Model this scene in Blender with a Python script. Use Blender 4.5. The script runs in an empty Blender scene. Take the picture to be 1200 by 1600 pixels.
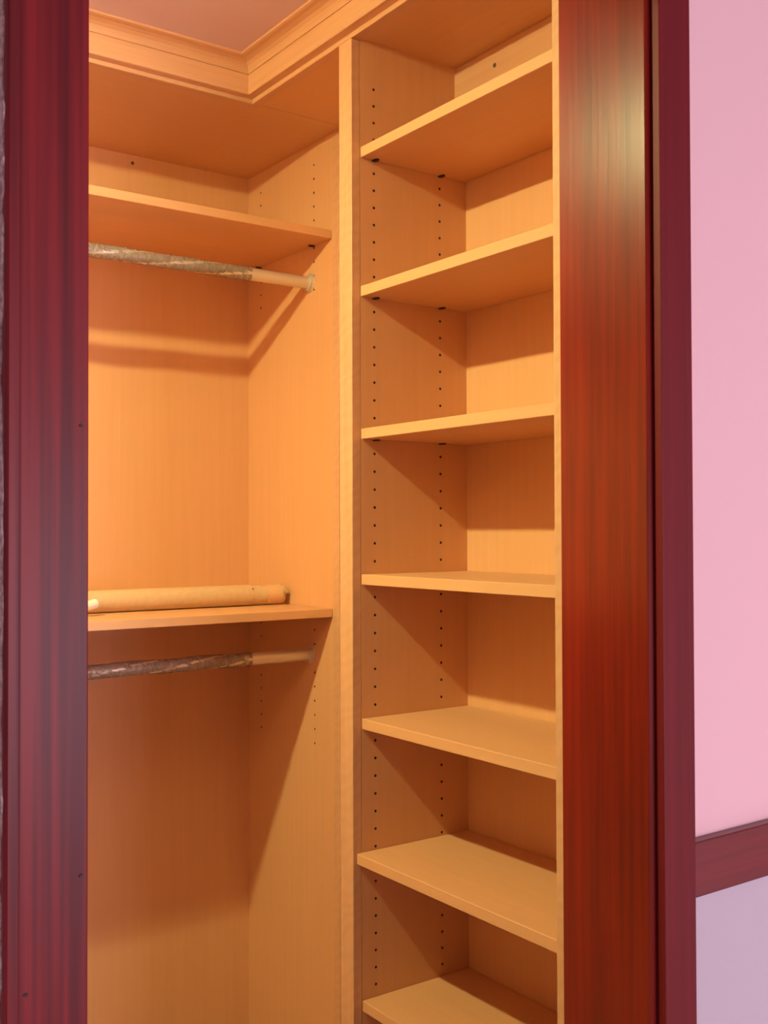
import bpy, bmesh, math, random
from mathutils import Matrix, Vector
random.seed(7)
scene = bpy.context.scene
C = scene.collection

# ------------------------------------------------------------------ camera
EYE = 1.38                                   # eye height above the floor
YAW, PITCH, ROLL = 0.61982, 0.01646, -0.00285
cam_d = bpy.data.cameras.new('camera')
cam_d.sensor_fit = 'VERTICAL'
cam_d.sensor_height = 36.0
cam_d.sensor_width = 27.0
cam_d.lens = 1686.56 * 36.0 / 1600.0
cam_d.clip_start = 0.02
cam = bpy.data.objects.new('camera', cam_d)
C.objects.link(cam)
cam.matrix_world = (Matrix.Translation((0, 0, EYE)) @ Matrix.Rotation(-YAW, 4, 'Z')
                    @ Matrix.Rotation(math.pi / 2 + PITCH, 4, 'X') @ Matrix.Rotation(ROLL, 4, 'Z'))
scene.camera = cam

# ------------------------------------------------------------------ world, daylight, exposure
world = bpy.data.worlds.new('world')
scene.world = world
world.use_nodes = True
world.node_tree.nodes['Background'].inputs[0].default_value = (0.75, 0.72, 0.9, 1)
world.node_tree.nodes['Background'].inputs[1].default_value = 0.3

DAY_POWER, DAY_COLOR = 87.0, (0.96, 0.84, 1.0)
day_d = bpy.data.lights.new('window_daylight', 'AREA')
day_d.shape = 'RECTANGLE'
day_d.size, day_d.size_y = 1.3, 1.3
day_d.energy = DAY_POWER
day_d.color = DAY_COLOR
day = bpy.data.objects.new('window_daylight', day_d)
C.objects.link(day)
day.location = (1.75, -2.92, 0.90)
day.rotation_euler = (math.radians(90), 0, 0)   # faces +Y, into the room

LAMP_STRENGTH, LAMP_COLOR = 4150.0, (0.87, 0.91, 0.42)

vs = scene.view_settings
vs.view_transform = 'Standard'
vs.look = 'None'
vs.gamma = 1.0
vs.use_curve_mapping = False
vs.exposure = 0.0

# ------------------------------------------------------------------ measures (X right along the closet, Y into the closet, Z up)
E0 = EYE
A0 = 1.0723          # face of the shelf tower's frame
AS = 1.0913          # front edge of its shelves
AB = 1.339           # its back panel
BL, BR = 1.6005, 1.0925   # inner faces of its side panels
BST = 1.6411         # outer edge of the far stile
AW = 1.2987          # end panel of the hanging section
BF, BT, BB = 2.0161, 1.9686, 2.4056   # shelf fronts, crown line, back panel
TH = 0.0187
SOF = E0 + 0.8855    # underside of the tops
CEIL = E0 + 0.960
XL = -1.55           # closet's far left wall
WALL_R = 1.347
WALL_B = 2.413
DW0, DW1 = 0.918, 1.072   # door wall, room face and closet face
JL, JR = 0.3345, 1.065     # door opening
HEAD = 2.14

# ------------------------------------------------------------------ helpers
def tag(o, label, cat=None, group=None, kind=None):
    o['label'] = label
    if cat: o['category'] = cat
    if group: o['group'] = group
    if kind: o['kind'] = kind
    return o

def empty(name, loc):
    o = bpy.data.objects.new(name, None)
    o.empty_display_size = 0.05
    C.objects.link(o)
    o.location = loc
    return o

def world_loc(o):
    v = Vector((0, 0, 0))
    while o is not None:
        v += Vector(o.location); o = o.parent
    return v

def obj(name, bm, mats, parent=None, smooth=False):
    """link a bmesh given in world coordinates as one mesh object"""
    if parent is not None:
        off = world_loc(parent)
    else:
        xs = [v.co for v in bm.verts]
        off = Vector(((min(c.x for c in xs) + max(c.x for c in xs)) / 2,
                      (min(c.y for c in xs) + max(c.y for c in xs)) / 2, min(c.z for c in xs)))
    bmesh.ops.translate(bm, verts=bm.verts, vec=-off)
    me = bpy.data.meshes.new(name)
    bm.to_mesh(me); bm.free()
    if not isinstance(mats, (list, tuple)): mats = [mats]
    for m in mats: me.materials.append(m)
    if smooth:
        for p in me.polygons: p.use_smooth = True
        me.set_sharp_from_angle(angle=math.radians(35))
    o = bpy.data.objects.new(name, me)
    C.objects.link(o)
    if parent is not None:
        o.parent = parent
    else:
        o.location = off
    return o

def add_box(bm, x0, x1, y0, y1, z0, z1, bevel=0.0, mi=0):
    vs_ = [bm.verts.new((x, y, z)) for x in (x0, x1) for y in (y0, y1) for z in (z0, z1)]
    fs = []
    for q in ((0, 1, 3, 2), (4, 6, 7, 5), (0, 4, 5, 1), (2, 3, 7, 6), (0, 2, 6, 4), (1, 5, 7, 3)):
        f = bm.faces.new([vs_[i] for i in q]); f.material_index = mi; fs.append(f)
    if bevel:
        es = set(e for f in fs for e in f.edges)
        bmesh.ops.bevel(bm, geom=list(es), offset=bevel, segments=1, affect='EDGES', profile=0.5)
    return fs

def box(name, x0, x1, y0, y1, z0, z1, mat, parent=None, bevel=0.0):
    bm = bmesh.new()
    add_box(bm, x0, x1, y0, y1, z0, z1, bevel)
    return obj(name, bm, mat, parent)

def add_ring_surface(bm, rings, close=True, cap0=True, cap1=True, mi=0):
    vv = [[bm.verts.new(p) for p in r] for r in rings]
    n = len(vv[0])
    for a, b in zip(vv, vv[1:]):
        for i in range(n if close else n - 1):
            f = bm.faces.new((a[i], a[(i + 1) % n], b[(i + 1) % n], b[i])); f.material_index = mi
    if cap0: bm.faces.new(vv[0][::-1]).material_index = mi
    if cap1: bm.faces.new(vv[-1]).material_index = mi
    return vv

def tube_x(bm, x0, x1, y, z, r, n=28, cap=True):
    rings = [[(x, y + r * math.cos(2 * math.pi * i / n), z + r * math.sin(2 * math.pi * i / n)) for i in range(n)] for x in (x0, x1)]
    add_ring_surface(bm, rings, True, cap, cap)

# ------------------------------------------------------------------ materials
def new_mat(name):
    m = bpy.data.materials.new(name); m.use_nodes = True
    nt = m.node_tree
    return m, nt, nt.nodes['Principled BSDF']

def grain_mat(name, axis, c0, c1, rough=0.45, fine=90.0, stretch=0.035, bump=0.03, mottle=0.25,
              coat=0.0, coat_rough=0.2, aniso=0.0, figure=0.0, spec=0.5, ramp=(0.3, 0.7), streak=0.0, streak_scale=40.0, wobble=0.02):
    """wood: streaks of noise drawn out along `axis`, soft blotches, optional curly figure"""
    m, nt, b = new_mat(name)
    N, Lk = nt.nodes, nt.links
    tc = N.new('ShaderNodeTexCoord')
    mp = N.new('ShaderNodeMapping')
    s = [1.0, 1.0, 1.0]; s['XYZ'.index(axis)] = stretch
    mp.inputs['Scale'].default_value = s
    Lk.new(tc.outputs['Object'], mp.inputs['Vector'])
    n1 = N.new('ShaderNodeTexNoise'); n1.inputs['Scale'].default_value = fine
    n1.inputs['Detail'].default_value = 5; n1.inputs['Roughness'].default_value = 0.6
    Lk.new(mp.outputs['Vector'], n1.inputs['Vector'])
    n2 = N.new('ShaderNodeTexNoise'); n2.inputs['Scale'].default_value = fine * 0.16
    n2.inputs['Detail'].default_value = 3
    Lk.new(mp.outputs['Vector'], n2.inputs['Vector'])
    mx = N.new('ShaderNodeMix'); mx.data_type = 'FLOAT'; mx.inputs[0].default_value = mottle
    Lk.new(n1.outputs['Fac'], mx.inputs[2]); Lk.new(n2.outputs['Fac'], mx.inputs[3])
    fac = mx.outputs[0]
    if streak > 0:
        mp3 = N.new('ShaderNodeMapping')
        s3 = [1.0, 1.0, 1.0]; s3['XYZ'.index(axis)] = wobble
        mp3.inputs['Scale'].default_value = s3
        Lk.new(tc.outputs['Object'], mp3.inputs['Vector'])
        n3 = N.new('ShaderNodeTexNoise'); n3.inputs['Scale'].default_value = streak_scale; n3.inputs['Detail'].default_value = 1.5
        Lk.new(mp3.outputs['Vector'], n3.inputs['Vector'])
        mx3 = N.new('ShaderNodeMix'); mx3.data_type = 'FLOAT'; mx3.inputs[0].default_value = streak
        Lk.new(fac, mx3.inputs[2]); Lk.new(n3.outputs['Fac'], mx3.inputs[3]); fac = mx3.outputs[0]
    if figure > 0:
        mp2 = N.new('ShaderNodeMapping'); mp2.inputs['Rotation'].default_value = (0.5, 0.5, 0)
        Lk.new(tc.outputs['Object'], mp2.inputs['Vector'])
        w = N.new('ShaderNodeTexWave'); w.wave_type = 'BANDS'; w.bands_direction = 'Z'
        w.inputs['Scale'].default_value = 14.0; w.inputs['Distortion'].default_value = 9.0
        w.inputs['Detail'].default_value = 2.0; w.inputs['Detail Scale'].default_value = 1.2
        Lk.new(mp2.outputs['Vector'], w.inputs['Vector'])
        m2 = N.new('ShaderNodeMix'); m2.data_type = 'FLOAT'; m2.inputs[0].default_value = figure
        Lk.new(fac, m2.inputs[2]); Lk.new(w.outputs['Fac'], m2.inputs[3])
        fac = m2.outputs[0]
    cr = N.new('ShaderNodeValToRGB')
    cr.color_ramp.elements[0].position, cr.color_ramp.elements[1].position = ramp
    cr.color_ramp.elements[0].color = (*c0, 1); cr.color_ramp.elements[1].color = (*c1, 1)
    Lk.new(fac, cr.inputs['Fac'])
    Lk.new(cr.outputs['Color'], b.inputs['Base Color'])
    b.inputs['Roughness'].default_value = rough
    b.inputs['Specular IOR Level'].default_value = spec
    if coat:
        b.inputs['Coat Weight'].default_value = coat; b.inputs['Coat Roughness'].default_value = coat_rough
    if aniso:
        b.inputs['Anisotropic'].default_value = aniso
        tg = N.new('ShaderNodeTangent'); tg.direction_type = 'RADIAL'; tg.axis = 'Z'
        Lk.new(tg.outputs['Tangent'], b.inputs['Tangent'])
        b.inputs['Anisotropic Rotation'].default_value = 0.0
    bp = N.new('ShaderNodeBump'); bp.inputs['Strength'].default_value = bump; bp.inputs['Distance'].default_value = 0.002
    Lk.new(n1.outputs['Fac'], bp.inputs['Height'])
    Lk.new(bp.outputs['Normal'], b.inputs['Normal'])
    return m

def plain_mat(name, col, rough=0.6, metal=0.0, bump=0.0, bump_scale=200.0, var=0.0, spec=0.5):
    m, nt, b = new_mat(name)
    b.inputs['Base Color'].default_value = (*col, 1)
    b.inputs['Roughness'].default_value = rough
    b.inputs['Metallic'].default_value = metal
    b.inputs['Specular IOR Level'].default_value = spec
    if bump or var:
        N, Lk = nt.nodes, nt.links
        tc = N.new('ShaderNodeTexCoord')
        n = N.new('ShaderNodeTexNoise'); n.inputs['Scale'].default_value = bump_scale; n.inputs['Detail'].default_value = 4
        Lk.new(tc.outputs['Object'], n.inputs['Vector'])
        if bump:
            bp = N.new('ShaderNodeBump'); bp.inputs['Strength'].default_value = bump; bp.inputs['Distance'].default_value = 0.002
            Lk.new(n.outputs['Fac'], bp.inputs['Height']); Lk.new(bp.outputs['Normal'], b.inputs['Normal'])
        if var:
            cr = N.new('ShaderNodeValToRGB')
            cr.color_ramp.elements[0].position, cr.color_ramp.elements[1].position = 0.35, 0.65
            cr.color_ramp.elements[0].color = (*[c * (1 - var) for c in col], 1)
            cr.color_ramp.elements[1].color = (*[min(1, c * (1 + var)) for c in col], 1)
            Lk.new(n.outputs['Fac'], cr.inputs['Fac']); Lk.new(cr.outputs['Color'], b.inputs['Base Color'])
    return m

MA0, MA1 = (0.705, 0.362, 0.176), (0.745, 0.394, 0.198)
maple_z = grain_mat('maple_veneer_upright', 'Z', MA0, MA1)
maple_x = grain_mat('maple_veneer_lengthwise', 'X', MA0, MA1)
maple_y = grain_mat('maple_veneer_crosswise', 'Y', MA0, MA1)
SO0, SO1 = (0.63, 0.325, 0.17), (0.73, 0.400, 0.222)
solid_z = grain_mat('solid_maple_upright', 'Z', SO0, SO1, rough=0.38, figure=0.13)
solid_x = grain_mat('solid_maple_lengthwise', 'X', SO0, SO1, rough=0.38)
solid_y = grain_mat('solid_maple_crosswise', 'Y', SO0, SO1, rough=0.38)
hole_mat = plain_mat('drilled_particleboard', (0.10, 0.05, 0.02), 0.9, bump=0.3, bump_scale=600)
MH0, MH1 = (0.085, 0.004, 0.003), (0.29, 0.016, 0.006)
mahogany_jamb = grain_mat('varnished_mahogany_jamb', 'Z', MH0, MH1, rough=0.29, fine=120, stretch=0.02, mottle=0.4, coat=0.08, coat_rough=0.2,
                          aniso=0.62, bump=0.08, ramp=(0.33, 0.66), spec=0.55, streak=0.35, streak_scale=22.0, wobble=0.12)
mahogany_z = grain_mat('stained_mahogany_upright', 'Z', (0.125, 0.009, 0.011), (0.26, 0.017, 0.018), rough=0.48, spec=0.22, fine=110, stretch=0.02, mottle=0.3,
                       coat=0.09, coat_rough=0.3, bump=0.05, streak=0.7, streak_scale=105.0, ramp=(0.40, 0.60))
mahogany_x = grain_mat('stained_mahogany_lengthwise', 'X', (0.125, 0.009, 0.011), (0.26, 0.017, 0.018), rough=0.48, spec=0.22, fine=110, stretch=0.02, mottle=0.3,
                       coat=0.09, coat_rough=0.3, bump=0.05)
mahogany_even = grain_mat('stained_mahogany_even', 'Z', (0.125, 0.009, 0.012), (0.20, 0.013, 0.016), rough=0.48, spec=0.22, fine=110, stretch=0.02, mottle=0.3,
                          coat=0.09, coat_rough=0.3, bump=0.05, streak=0.4, streak_scale=60.0)
mahogany_rail = grain_mat('varnished_mahogany_rail', 'X', (0.105, 0.008, 0.010), (0.21, 0.014, 0.016), rough=0.42, fine=110, stretch=0.02, mottle=0.3,
                          coat=0.32, coat_rough=0.16, bump=0.03)
pink_paint = plain_mat('pink_wall_paint', (0.90, 0.60, 0.61), 0.75, bump=0.05, bump_scale=350)
lilac_paint = plain_mat('pale_lilac_wall_paint', (0.58, 0.52, 0.57), 0.75, bump=0.05, bump_scale=350)
ceil_paint = plain_mat('pink_ceiling_paint', (0.72, 0.50, 0.55), 0.8, bump=0.05, bump_scale=350)
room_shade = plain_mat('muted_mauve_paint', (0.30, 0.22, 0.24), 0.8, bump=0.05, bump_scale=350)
white_paint = plain_mat('white_paint', (0.80, 0.78, 0.78), 0.7)
carpet = plain_mat('pale_carpet', (0.62, 0.56, 0.58), 0.95, bump=0.5, bump_scale=900, var=0.12)
chrome = plain_mat('satin_nickel', (0.74, 0.66, 0.58), 0.38, metal=0.55)
dark_metal = plain_mat('bronze_metal', (0.035, 0.020, 0.012), 0.45, metal=0.6)
steel_screw = plain_mat('dull_steel_screw', (0.12, 0.08, 0.05), 0.5, metal=0.5)
kraft = plain_mat('kraft_paper', (0.66, 0.43, 0.24), 0.7, bump=0.06, bump_scale=90, var=0.04)
kraft_shade = plain_mat('kraft_paper_painted_shade', (0.30, 0.17, 0.08), 0.85)  # darker kraft, with the shade inside the roll put into the colour
tape = plain_mat('clear_brown_tape', (0.74, 0.44, 0.24), 0.3)
white_paper = plain_mat('white_paper', (0.85, 0.80, 0.74), 0.7)
filler = plain_mat('dark_wood_filler', (0.03, 0.008, 0.006), 0.6)
caulk = plain_mat('old_caulk', (0.62, 0.54, 0.47), 0.85, bump=0.5, bump_scale=160, var=0.35)

dark_floor = grain_mat('brown_wood_floor', 'X', (0.36, 0.22, 0.12), (0.46, 0.29, 0.17), rough=0.4)

# ------------------------------------------------------------------ the room shell
RX0, RX1, RY0 = -1.9, 2.7, -3.0
RCEIL = 2.46
tag(box('floor', RX0 - .1, RX1 + .1, RY0 - .1, DW0, -0.06, 0.0, carpet), 'pale carpeted floor of the room up to the closet doorway', 'floor', kind='structure')
tag(box('floor_closet', RX0 - .1, RX1 + .1, DW0, WALL_B + .1, -0.06, 0.0, dark_floor), 'brown wooden floor inside the closet', 'floor', kind='structure')
tag(box('ceiling_closet', XL - .1, WALL_R + .1, DW1 - .03, WALL_B + .1, CEIL, CEIL + .05, ceil_paint), 'pink painted ceiling of the closet inside the crown moulding', 'ceiling', kind='structure')
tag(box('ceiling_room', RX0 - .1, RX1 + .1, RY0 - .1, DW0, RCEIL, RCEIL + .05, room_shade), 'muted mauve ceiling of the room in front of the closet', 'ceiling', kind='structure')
tag(box('wall_back', XL - .1, WALL_R + .1, WALL_B, WALL_B + .1, 0, CEIL, pink_paint), 'closet back wall behind the maple back panel', 'wall', kind='structure')
tag(box('wall_right', WALL_R, WALL_R + .1, DW1, WALL_B, 0, CEIL, pink_paint), 'closet side wall behind the shelf tower', 'wall', kind='structure')
tag(box('wall_left', XL - .1, XL, DW1, WALL_B, 0, CEIL, maple_z), 'closet side wall at the far left, out of the doorway\'s view', 'wall', kind='structure')

RAIL0, RAIL1 = E0 - 0.477, E0 - 0.403
bm = bmesh.new()
JT = 0.018                                    # jamb board thickness
for x0, x1 in ((RX0, JL - JT), (JR + JT, RX1)):
    add_box(bm, x0, x1, DW0, DW1, 0, RAIL0 + .03, mi=1)
    add_box(bm, x0, x1, DW0, DW1, RAIL0 + .03, RCEIL, mi=0)
add_box(bm, JL - JT, JR + JT, DW0, DW1, HEAD + JT, RCEIL, mi=0)
tag(obj('wall_front', bm, [pink_paint, lilac_paint]), 'wall around the doorway, pink above the chair rail and pale lilac below', 'wall', kind='structure')
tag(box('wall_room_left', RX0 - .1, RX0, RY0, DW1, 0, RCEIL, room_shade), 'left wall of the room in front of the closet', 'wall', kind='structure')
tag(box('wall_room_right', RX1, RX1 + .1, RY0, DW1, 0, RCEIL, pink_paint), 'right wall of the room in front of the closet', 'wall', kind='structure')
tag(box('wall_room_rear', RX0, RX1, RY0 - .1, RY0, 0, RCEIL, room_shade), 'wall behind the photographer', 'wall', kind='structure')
wn = empty('window_1', (1.75, RY0, 0.21))
tag(wn, 'low white framed daylight window behind the photographer, outside the picture', 'window', kind='structure')
for a, b_ in ((1.07, 1.10), (2.40, 2.43)):
    box('window_frame', a, b_, RY0, RY0 + .06, .21, 1.59, white_paint, wn, .003)
for c, d in ((.21, .25), (1.55, 1.59)):
    box('window_frame', 1.10, 2.40, RY0, RY0 + .06, c, d, white_paint, wn, .003)
box('window_pane', 1.10, 2.40, RY0 + .002, RY0 + .008, .25, 1.55, plain_mat('window_glass', (0.7, 0.75, 0.9), 0.05), wn)

# ------------------------------------------------------------------ door trim
# casing profile: u away from the opening, v out from the wall
def casing_profile(w):
    return [(0, 0), (0, .0135), (.0005, .0146), (.0016, .0152), (w - .0130, .0156), (w - .0112, .0154), (w - .0094, .0156),
            (w - .003, .0158), (w - .0008, .0150), (w, .013), (w, 0)]

def casing(name, side, edge, w, z1, mat):
    bm = bmesh.new()
    prof = casing_profile(w)
    rings = [[(edge + side * u, DW0 - v, z + (u if z > 0 else 0)) for u, v in prof] for z in (0.0, z1)]
    add_ring_surface(bm, rings)
    bmesh.ops.recalc_face_normals(bm, faces=bm.faces)
    return obj(name, bm, mat)

CL_EDGE, CR_EDGE, W_R = 0.3325, 1.0755, 0.060
c1 = casing('trim_1', -1, CL_EDGE, .071, HEAD + .006, mahogany_z)
tag(c1, 'dark red wood door casing with streaky grain left of the opening', 'door casing', kind='structure')
for x, z in ((.3254, E0 + .090), (.3261, E0 - .2935), (.2793, E0 - .383)):
    bm = bmesh.new()
    n = 8
    ring = []
    for i in range(n):
        t = 2 * math.pi * i / n; r = .0016 * random.uniform(.6, 1.25)
        ring.append((x + r * math.cos(t) * 1.3, z + r * math.sin(t)))
    yv = DW0 - .0150
    add_ring_surface(bm, [[(a, yv, b_) for a, b_ in ring], [(a, yv - .0012, b_) for a, b_ in ring]], True, True, True)
    o = obj('nail_hole', bm, filler, c1)
    o['label'] = 'small dark filled nail hole'
# ragged caulk bead along the outer edge of that casing
bm = bmesh.new()
rings = []
zz = 0.3
while zz < 2.1:
    w = random.uniform(.0004, .0014)
    vt = random.choice((random.uniform(.009, .0135), random.uniform(.011, .0142), random.uniform(.003, .012)))
    rings.append([(CL_EDGE - .0708, DW0, zz), (CL_EDGE - .0708, DW0 - vt, zz), (CL_EDGE - .0711 - w, DW0 - vt + .0012, zz), (CL_EDGE - .0722 - w, DW0, zz)])
    zz += random.uniform(.008, .03)
add_ring_surface(bm, rings)
o = obj('caulk_bead', bm, caulk, c1); o['label'] = 'ragged stained caulk line along the casing'
c2 = casing('trim_2', 1, CR_EDGE, W_R, HEAD + .006, mahogany_even)
tag(c2, 'narrow dark red wood door casing between jamb and pink wall', 'door casing', kind='structure')
bm = bmesh.new()
prof = casing_profile(W_R)
rings = [[(x + s * u, DW0 - v, HEAD + .006 + u) for u, v in prof] for x, s in ((CL_EDGE, -1), (CR_EDGE, 1))]
add_ring_surface(bm, rings); bmesh.ops.recalc_face_normals(bm, faces=bm.faces)
tag(obj('trim_3', bm, mahogany_x), 'dark red wood head casing above the doorway', 'door casing', kind='structure')
tag(box('trim_4', JR, JR + JT, DW0, DW1, 0, HEAD, mahogany_jamb, None, .0012), 'wide glossy red mahogany door jamb right of the opening', 'door jamb', kind='structure')
tag(box('trim_5', JL - JT, JL, DW0, DW1, 0, HEAD, mahogany_jamb, None, .0012), 'mahogany door jamb hidden behind the left casing', 'door jamb', kind='structure')
tag(box('trim_6', JL - JT, JR + JT, DW0, DW1, HEAD, HEAD + JT, mahogany_x), 'mahogany head jamb above the doorway', 'door jamb', kind='structure')
# chair rail
bm = bmesh.new()
cprof = [(0, RAIL0), (.011, RAIL0 + .001), (.0125, RAIL0 + .004), (.0125, RAIL1 - .003), (.0145, RAIL1 - .001), (.0140, RAIL1), (0, RAIL1)]
rings = [[(x, DW0 - v, z) for v, z in cprof] for x in (CR_EDGE + W_R, RX1)]
add_ring_surface(bm, rings); bmesh.ops.recalc_face_normals(bm, faces=bm.faces)
tag(obj('trim_7', bm, mahogany_rail), 'dark red wood chair rail between the pink and lilac paint', 'chair rail', kind='structure')

# ------------------------------------------------------------------ crown moulding: d = how far it stands out, z
zc = lambda v: E0 + v
cove = [(0, zc(.935)), (.0195, zc(.935)), (.0205, zc(.9415)), (.0245, zc(.9475)), (.0310, zc(.9520)), (.0400, zc(.9545)), (.0490, zc(.9550)), (.0530, zc(.9562)), (.0535, zc(.9600)), (0, zc(.9600))]
fascia = [(0, zc(.8935)), (.0175, zc(.8935)), (.0190, zc(.895)), (.0190, zc(.9325)), (.0175, zc(.935)), (0, zc(.935))]
strip = [(-.019, zc(.8845)), (-.001, zc(.8845)), (0, zc(.8855)), (0, zc(.935)), (-.019, zc(.935))]
def crown_run(name, prof, which, mat, parent):
    bm = bmesh.new()
    if which == 'back':
        rings = [[(XL, BT - d, z) for d, z in prof], [(A0 - d, BT - d, z) for d, z in prof]]
    else:
        rings = [[(A0 - d, BT - d, z) for d, z in prof], [(A0 - d, DW1, z) for d, z in prof]]
    add_ring_surface(bm, rings); bmesh.ops.recalc_face_normals(bm, faces=bm.faces)
    return obj(name, bm, mat, parent)
for nm, which, mat, lab, loc in (('trim_8', 'back', solid_x, 'maple crown moulding along the ceiling above the hanging section', (0, BT, zc(.885))),
                                 ('trim_9', 'side', solid_y, 'maple crown moulding along the ceiling above the shelf tower', (A0, 1.5, zc(.885)))):
    t = empty(nm, loc); tag(t, lab, 'crown moulding', kind='structure')
    crown_run('cove', cove, which, mat, t)
    crown_run('fascia', fascia, which, mat, t)
    crown_run('bottom_strip', strip, which, mat, t)

# ------------------------------------------------------------------ panels drilled with rows of shelf-pin holes
def drilled_panel(name, P, u0, u1, v0, v1, th, cols, mats, parent, r=.0026, h=.005, depth=.011):
    """cols: list of (u, [v, ...]); P maps (u, v, w) to the world, w runs into the board"""
    bm = bmesh.new()
    V = lambda u, v, w=0.0: bm.verts.new(P(u, v, w))
    def quad(a, b_, c, d, mi=0):
        f = bm.faces.new((a, b_, c, d)); f.material_index = mi
    def rect(ua, ub, va, vb):
        if ub - ua > 1e-6 and vb - va > 1e-6: quad(V(ua, va), V(ub, va), V(ub, vb), V(ua, vb))
    cu = u0
    for u, vs_ in sorted(cols):
        rect(cu, u - h, v0, v1)
        cv = v0
        for v in sorted(vs_):
            rect(u - h, u + h, cv, v - h)
            sq = [(1, 0), (1, 1), (0, 1), (-1, 1), (-1, 0), (-1, -1), (0, -1), (1, -1)]
            so = [V(u + h * a, v + h * b_) for a, b_ in sq]
            ci = [V(u + r * math.cos(i * math.pi / 4), v + r * math.sin(i * math.pi / 4)) for i in range(8)]
            cb = [V(u + r * math.cos(i * math.pi / 4), v + r * math.sin(i * math.pi / 4), depth) for i in range(8)]
            for i in range(8):
                j = (i + 1) % 8
                quad(so[i], so[j], ci[j], ci[i]); quad(ci[i], ci[j], cb[j], cb[i], 1)
            bm.faces.new(cb).material_index = 1
            cv = v + h
        rect(u - h, u + h, cv, v1)
        cu = u + h
    rect(cu, u1, v0, v1)
    k = [V(u0, v0), V(u1, v0), V(u1, v1), V(u0, v1)]
    q = [V(u0, v0, th), V(u1, v0, th), V(u1, v1, th), V(u0, v1, th)]
    for i in range(4):
        j = (i + 1) % 4; quad(k[i], k[j], q[j], q[i])
    quad(*q[::-1])
    return obj(name, bm, mats, parent)

def shelf_pin_mesh(bm, base, out):
    """spoon-shaped shelf pin; base = point on the panel just under the shelf, out = unit vector into the cabinet"""
    o = Vector(base); a = Vector(out); s = Vector((0, 0, 1)).cross(a)
    def P(d, w, z): return tuple(o + a * d + s * w + Vector((0, 0, z)))
    # flat spoon under the shelf, tapering
    prof = [(0.0, .0042), (.004, .0048), (.010, .0046), (.0135, .0032), (.0150, .0012)]
    loop = [(d, w) for d, w in prof] + [(d, -w) for d, w in prof[::-1]]
    add_ring_surface(bm, [[P(d, w, -.0005) for d, w in loop], [P(d, w, -.0022) for d, w in loop]])

PINNED = {-3, 5, 13, 21, 29, 37, 45}
HZ = [0.8018, 0.7713, 0.7407, 0.7099, 0.679, 0.6479, 0.6168, 0.5854, 0.554, 0.5225, 0.4908, 0.4591, 0.4272, 0.3953, 0.3633, 0.3312, 0.2991, 0.2669, 0.2346, 0.2023, 0.1699, 0.1376, 0.1052, 0.0727, 0.0403, 0.0078, -0.0246, -0.057, -0.0895, -0.1219, -0.1543, -0.1866, -0.2189, -0.2512, -0.2834, -0.3156, -0.3476, -0.3797, -0.4116, -0.4434, -0.4752, -0.5069, -0.5384, -0.5699, -0.6012, -0.6324, -0.6635, -0.6944, -0.7252, -0.7558, -0.7863, -0.8166, -0.8468, -0.8767, -0.9065, -0.9361, -0.9655]
tower_h = [E0 + z for i, z in enumerate(HZ) if (i - 7) not in PINNED]

# ------------------------------------------------------------------ shelf tower on the right
tw = empty('shelf_tower', (1.2, 1.36, 0))
tag(tw, 'tall open maple shelf tower of adjustable shelves beside the door jamb', 'shelf unit')
drilled_panel('side_panel', lambda u, v, w: (u, BL + w, v), AS, AB + .006, 0.0, SOF + .019, .019,
              [(1.1215, tower_h), (1.2740, tower_h)], [maple_z, hole_mat], tw)
box('side_panel', AS, AB + .006, DW1 + .001, BR, 0, SOF + .019, maple_z, tw)
box('back_panel', AB, AB + .006, BR, BL, .09, SOF, maple_z, tw)
box('top_panel', AS, AB + .006, BR, BL, SOF + .0015, SOF + .019, maple_y, tw)
box('face_stile', A0, AS, BL, BST, 0, zc(.8845), solid_z, tw, .0012)
box('face_stile', A0, AS, DW1 + .001, BR, 0, zc(.8845), solid_z, tw, .0012)
nl = box('nailer_rail', 1.3118, AB, BR, BL, zc(.785), SOF + .001, solid_y, tw)
def screw(parent, P, axis):
    bm = bmesh.new()
    n = 12
    r = .0042
    def ring(d, rr):
        out = []
        for i in range(n):
            t = 2 * math.pi * i / n
            a, b_ = rr * math.cos(t), rr * math.sin(t)
            out.append((P[0] - d, P[1] + a, P[2] + b_) if axis == 'x' else (P[0] + a, P[1] - d, P[2] + b_))
        return out
    add_ring_surface(bm, [ring(0, r), ring(.0006, r), ring(.0010, r * .8), ring(.0002, r * .35)])
    o = obj('screw', bm, steel_screw, parent); o['label'] = 'dark recessed screw head'
screw(nl, (1.3118, 1.484, zc(.853)), 'x')
box('base_panel', AS, AB, BR, BL, .09, .109, maple_y, tw)
box('toe_kick', AS + .05, AS + .068, BR, BL, 0, .09, maple_y, tw)
shelves = [(.6716, AS), (.4200, AS), (.1629, AS), (-.0984, AS), (-.3564, AS), (-.5945, 1.0798), (-.8568, AS), (-1.10, AS)]
for z, fa in shelves:
    zz = E0 + z
    s = box('shelf', fa, AB - .0015, BR + .001, BL - .001, zz, zz + TH, maple_y, tw, .0008)
    for ax in (1.1215, 1.2740):
        for by, oy in ((BL, -1), (BR, 1)):
            bm = bmesh.new()
            shelf_pin_mesh(bm, (ax, by, zz), (0, oy, 0))
            obj('shelf_pin', bm, dark_metal, s)

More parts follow.
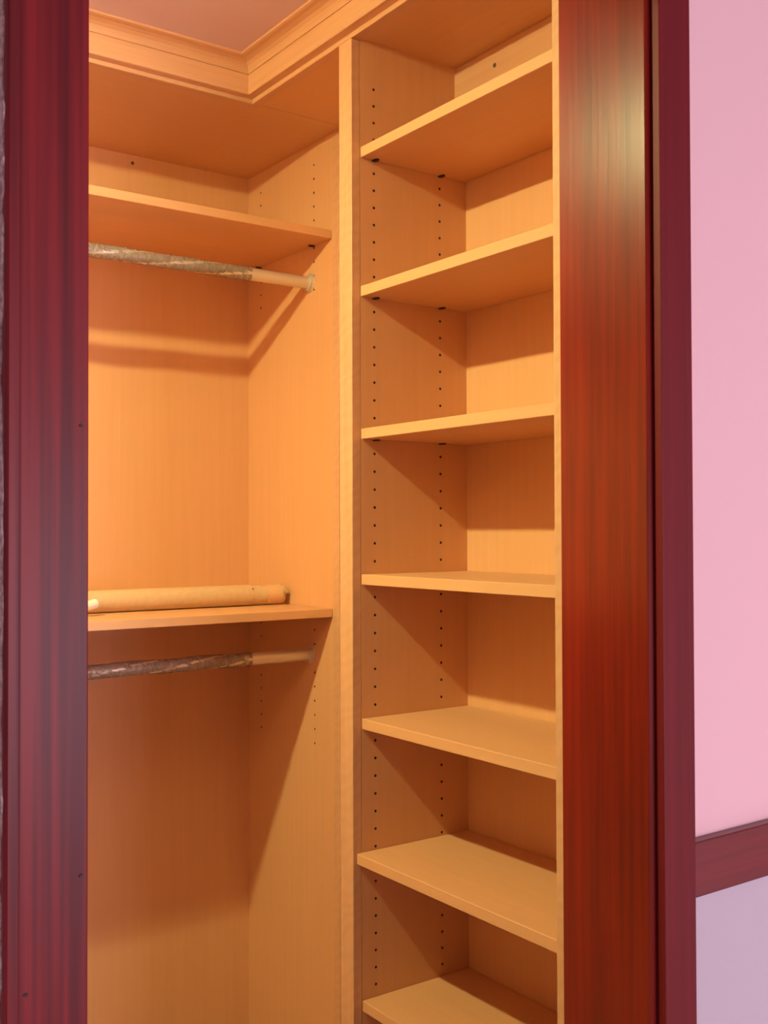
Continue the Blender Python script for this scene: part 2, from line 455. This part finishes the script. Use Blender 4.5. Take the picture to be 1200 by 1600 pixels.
# ------------------------------------------------------------------ hanging section along the back
hs = empty('hanging_section', (0, 2.2, 0))
tag(hs, 'maple hanging section with two long shelves filling the back of the closet', 'shelf unit')
up = [E0 + .8352 - .0318 * k for k in range(10) if k != 5]
lo = [E0 - .2272 - .0321 * k for k in range(9) if k != 2]
drilled_panel('side_panel', lambda u, v, w: (AW + w, u, v), BF - .004, BB, 0.0, SOF, .019,
              [(2.0925, up + lo), (2.3410, up + lo)], [maple_z, hole_mat], hs)
box('back_panel', XL, AW + .019, BB, BB + .006, 0, SOF + .019, maple_z, hs)
box('end_strip', AW - .0012, AW + .019, 1.988, BF - .004, 0, SOF, solid_z, hs, .0006)
box('rear_filler', AW + .004, AW + .02, BST, 1.988, 0, SOF, maple_z, hs)
box('top_panel', XL, AW + .019, BT + .0005, BB, SOF, SOF + .019, maple_x, hs)
box('corner_soffit', A0 + .0005, AW + .019, BST, BT - .0005, SOF + .0006, SOF + .019, maple_y, hs)
box('divider_panel', AS + .0005, AB + .006, BL + .0195, BST, 0, SOF, maple_z, hs)
for z in (.6494, -.1932):
    zz = E0 + z
    s = box('shelf', XL + .002, AW - .001, BF, BB - .001, zz, zz + TH, maple_x, hs, .0008)
    for by in (2.0925, 2.3410):
        bm = bmesh.new(); shelf_pin_mesh(bm, (AW, by, zz), (-1, 0, 0)); obj('shelf_pin', bm, dark_metal, s)
bm = bmesh.new()
n = 12
bp_ = [o for o in hs.children if o.name.startswith('back_panel')][0]
screw(bp_, (.9904, BB, zc(.8667)), 'y')

# ------------------------------------------------------------------ closet rods
film_m, nt, b = new_mat('crinkled_clear_film')
N, Lk = nt.nodes, nt.links
tc = N.new('ShaderNodeTexCoord'); mp = N.new('ShaderNodeMapping')
mp.inputs['Rotation'].default_value = (0.0, 0.7, 0.0); mp.inputs['Scale'].default_value = (150, 30, 30)
Lk.new(tc.outputs['Object'], mp.inputs['Vector'])
nz = N.new('ShaderNodeTexNoise'); nz.inputs['Scale'].default_value = 1.0; nz.inputs['Detail'].default_value = 4; nz.inputs['Distortion'].default_value = 0.6
Lk.new(mp.outputs['Vector'], nz.inputs['Vector'])
bpn = N.new('ShaderNodeBump'); bpn.inputs['Strength'].default_value = 0.5; bpn.inputs['Distance'].default_value = 0.004
Lk.new(nz.outputs['Fac'], bpn.inputs['Height'])
gl = N.new('ShaderNodeBsdfPrincipled'); gl.inputs['Roughness'].default_value = 0.2; gl.inputs['Base Color'].default_value = (0.36, 0.27, 0.22, 1)
Lk.new(bpn.outputs['Normal'], gl.inputs['Normal'])
tr = N.new('ShaderNodeBsdfTransparent'); tr.inputs['Color'].default_value = (0.85, 0.83, 0.82, 1)
ms = N.new('ShaderNodeMixShader')
crf = N.new('ShaderNodeValToRGB'); crf.color_ramp.elements[0].position = .35; crf.color_ramp.elements[1].position = .65
crf.color_ramp.elements[0].color = (.15, .15, .15, 1); crf.color_ramp.elements[1].color = (.9, .9, .9, 1)
Lk.new(nz.outputs['Fac'], crf.inputs['Fac']); Lk.new(crf.outputs['Color'], ms.inputs['Fac'])
Lk.new(tr.outputs[0], ms.inputs[1]); Lk.new(gl.outputs[0], ms.inputs[2])
out = [x for x in N if x.type == 'OUTPUT_MATERIAL'][0]
Lk.new(ms.outputs[0], out.inputs['Surface']); N.remove(b)

def rod(z, film_end, label):
    ry = 2.110
    t = empty('closet_rod', (0, ry, z)); tag(t, label, 'clothes rod', 'chrome closet rods under the hanging section shelves')
    bm = bmesh.new(); tube_x(bm, XL + .004, AW - .004, ry, z, .0138, 32)
    obj('rod', bm, chrome, t, smooth=True)
    # crinkled sleeve left on from delivery
    bm = bmesh.new(); n = 28; rings = []
    x = XL + .3
    while x < film_end:
        tw_ = x * 40
        rings.append([(x, ry + (.0146 + .0011 * math.sin(3 * a + tw_) + random.uniform(-.0003, .0005)) * math.cos(a),
                       z + (.0146 + .0011 * math.sin(3 * a + tw_) + random.uniform(-.0003, .0005)) * math.sin(a)) for a in [2 * math.pi * i / n for i in range(n)]])
        x += .008
    add_ring_surface(bm, rings, True, False, False)
    o = obj('plastic_film', bm, film_m, t, smooth=True); o['label'] = 'crinkled clear plastic wrap'
    # open-topped socket on each end panel
    for xx, sgn in ((AW, -1), (XL, 1)):
        bm = bmesh.new()
        pts_o, pts_i = [], []
        m_ = 18
        for i in range(m_ + 1):
            a = math.radians(140 - 0) + math.radians(260) * i / m_
            pts_o.append((.0185 * math.cos(a), .0185 * math.sin(a))); pts_i.append((.0142 * math.cos(a), .0142 * math.sin(a)))
        loop = pts_o + pts_i[::-1]
        add_ring_surface(bm, [[(xx, ry + a, z + b_) for a, b_ in loop], [(xx + sgn * .010, ry + a, z + b_) for a, b_ in loop]])
        # mounting plate
        pl = [(.021 * math.cos(q), .0215 * math.sin(q) + (.002 if math.sin(q) > 0 else 0)) for q in [2 * math.pi * i / 24 for i in range(24)]]
        add_ring_surface(bm, [[(xx, ry + a, z + b_) for a, b_ in pl], [(xx + sgn * .0022, ry + a, z + b_) for a, b_ in pl]])
        bmesh.ops.recalc_face_normals(bm, faces=bm.faces)
        obj('rod_socket', bm, chrome, t)
    return t
rod(E0 + .567, 1.148, 'chrome closet rod in crinkled wrap below the upper long shelf')
rod(E0 - .2835, 1.150, 'chrome closet rod in crinkled wrap below the lower long shelf')

# ------------------------------------------------------------------ paper roll and white tube on the lower long shelf
ST = E0 - .1932 + TH
pr = empty('paper_roll', (0.85, 2.2, ST)); tag(pr, 'long brown kraft paper roll with taped ragged end on the lower shelf', 'paper roll')
def roll_part(name, x0, x1, r, mat, cy=2.212, wob=0.0, n=36, ends=True, ragged=0.0, zoff=0.0):
    bm = bmesh.new(); rings = []
    m_ = max(2, int((x1 - x0) / .03) + 1)
    for k in range(m_):
        x = x0 + (x1 - x0) * k / (m_ - 1); ring = []
        for i in range(n):
            a = 2 * math.pi * i / n
            rr = r * (1 + wob * math.sin(2 * a + x * 9) + wob * .5 * math.sin(5 * a + x * 23))
            xx = x + (random.uniform(-ragged, ragged) if k == m_ - 1 else 0)
            ring.append((xx, cy + rr * math.cos(a), ST + r + zoff + rr * math.sin(a)))
        rings.append(ring)
    # lift so the lowest point sits on the shelf
    lo_ = min(p[2] for r_ in rings for p in r_)
    dz = ST + zoff - lo_
    rings = [[(a, b_, c + dz) for a, b_, c in r_] for r_ in rings]
    add_ring_surface(bm, rings, True, ends, ends)
    o = obj(name, bm, mat, pr, smooth=True)
    return o
roll_part('paper_wrap', .42, 1.196, .0240, kraft, wob=.003, ragged=.0030)
roll_part('inner_roll', 1.190, 1.276, .0224, kraft, wob=.003, zoff=.0012)
roll_part('tape_band', 1.236, 1.274, .0230, tape, wob=.002, zoff=.0006)
# frayed open end: paper flaps folded round the rim
bm = bmesh.new(); n = 22
base, tip, inn = [], [], []
for i in range(n):
    a = 2 * math.pi * i / n
    r = .0205
    cy, cz = 2.212, ST + .0230
    base.append((1.2745, cy + r * math.cos(a), cz + r * math.sin(a)))
    L_ = random.uniform(.004, .0165)
    r2 = r * random.uniform(.82, 1.02)
    tip.append((1.2755 + L_, cy + r2 * math.cos(a + random.uniform(-.1, .1)), cz + r2 * math.sin(a)))
    r3 = r * .72
    inn.append((1.2765, cy + r3 * math.cos(a), cz + r3 * math.sin(a)))
add_ring_surface(bm, [base, tip, inn], True, False, False)
obj('frayed_end', bm, kraft, pr)
bm = bmesh.new()
add_ring_surface(bm, [[(1.2763, y, z) for _, y, z in inn], [(1.2768, y, z) for _, y, z in inn]])
obj('core_shade_disc', bm, kraft_shade, pr)  # solid dark disc standing for the shade in the roll's open end

bm = bmesh.new()
axis = Vector((.80, .30, .16)).normalized()
tipc = Vector((.806, 2.147, ST + .0165))
side = axis.cross(Vector((0, 0, 1))).normalized(); upv = side.cross(axis)
rings = []
prof = [(-.085, .0098), (-.002, .0098), (0.0, .0092), (0.0, .0056), (-.012, .0050)]
for d, r in prof:
    rings.append([tuple(tipc + axis * d + side * r * math.cos(2 * math.pi * i / 20) + upv * r * math.sin(2 * math.pi * i / 20)) for i in range(20)])
add_ring_surface(bm, rings)
bmesh.ops.recalc_face_normals(bm, faces=bm.faces)
lowz = min(v.co.z for v in bm.verts)
bmesh.ops.translate(bm, verts=bm.verts, vec=(0, 0, ST - lowz))
tag(obj('paper_tube', bm, white_paper), 'small white paper tube poking out beside the left casing', 'paper tube')

# ------------------------------------------------------------------ closet ceiling lamp (above and left of the view)
LX, LY = -0.09, 1.415
lamp = empty('ceiling_lamp', (LX, LY, CEIL)); tag(lamp, 'small warm glass dome lamp with an added light-blocking ring and cap on the closet ceiling', 'lamp')
em, nt, b = new_mat('warm_lamp_glass')
b.inputs['Base Color'].default_value = (0.9, 0.8, 0.6, 1)
b.inputs['Emission Color'].default_value = (*LAMP_COLOR, 1)
b.inputs['Emission Strength'].default_value = LAMP_STRENGTH
def lathe(name, prof, mat):
    bm = bmesh.new(); n = 28
    rings = [[(LX + r * math.cos(2 * math.pi * i / n), LY + r * math.sin(2 * math.pi * i / n), z) for i in range(n)] for r, z in prof]
    add_ring_surface(bm, rings); bmesh.ops.recalc_face_normals(bm, faces=bm.faces)
    return obj(name, bm, mat, lamp, smooth=True)
lathe('ceiling_plate', [(.056, CEIL - .0003), (.056, CEIL - .003), (.036, CEIL - .004)], white_paint)
bm = bmesh.new(); n = 32
ang = [2 * math.pi * i / n for i in range(n)]
add_ring_surface(bm, [[(LX + r * math.cos(a), LY + r * math.sin(a), z) for a in ang] for r, z in
                      ((.056, CEIL - .003), (.056, CEIL - .0245), (.053, CEIL - .0255), (.053, CEIL - .003))], True, False, False)
obj('light_cutoff_ring', bm, dark_metal, lamp)  # unseen ring, added to cut grazing light on the crown fascia
lathe('glass_dome', [(.0345, CEIL - .0045), (.035, CEIL - .012), (.032, CEIL - .023), (.025, CEIL - .032), (.014, CEIL - .038), (.004, CEIL - .039)], em)
lathe('light_blocking_cap', [(.0255, CEIL - .0395), (.025, CEIL - .042), (.010, CEIL - .046), (.003, CEIL - .050)], dark_metal)  # unseen opaque cap, added to weaken the light going steeply down
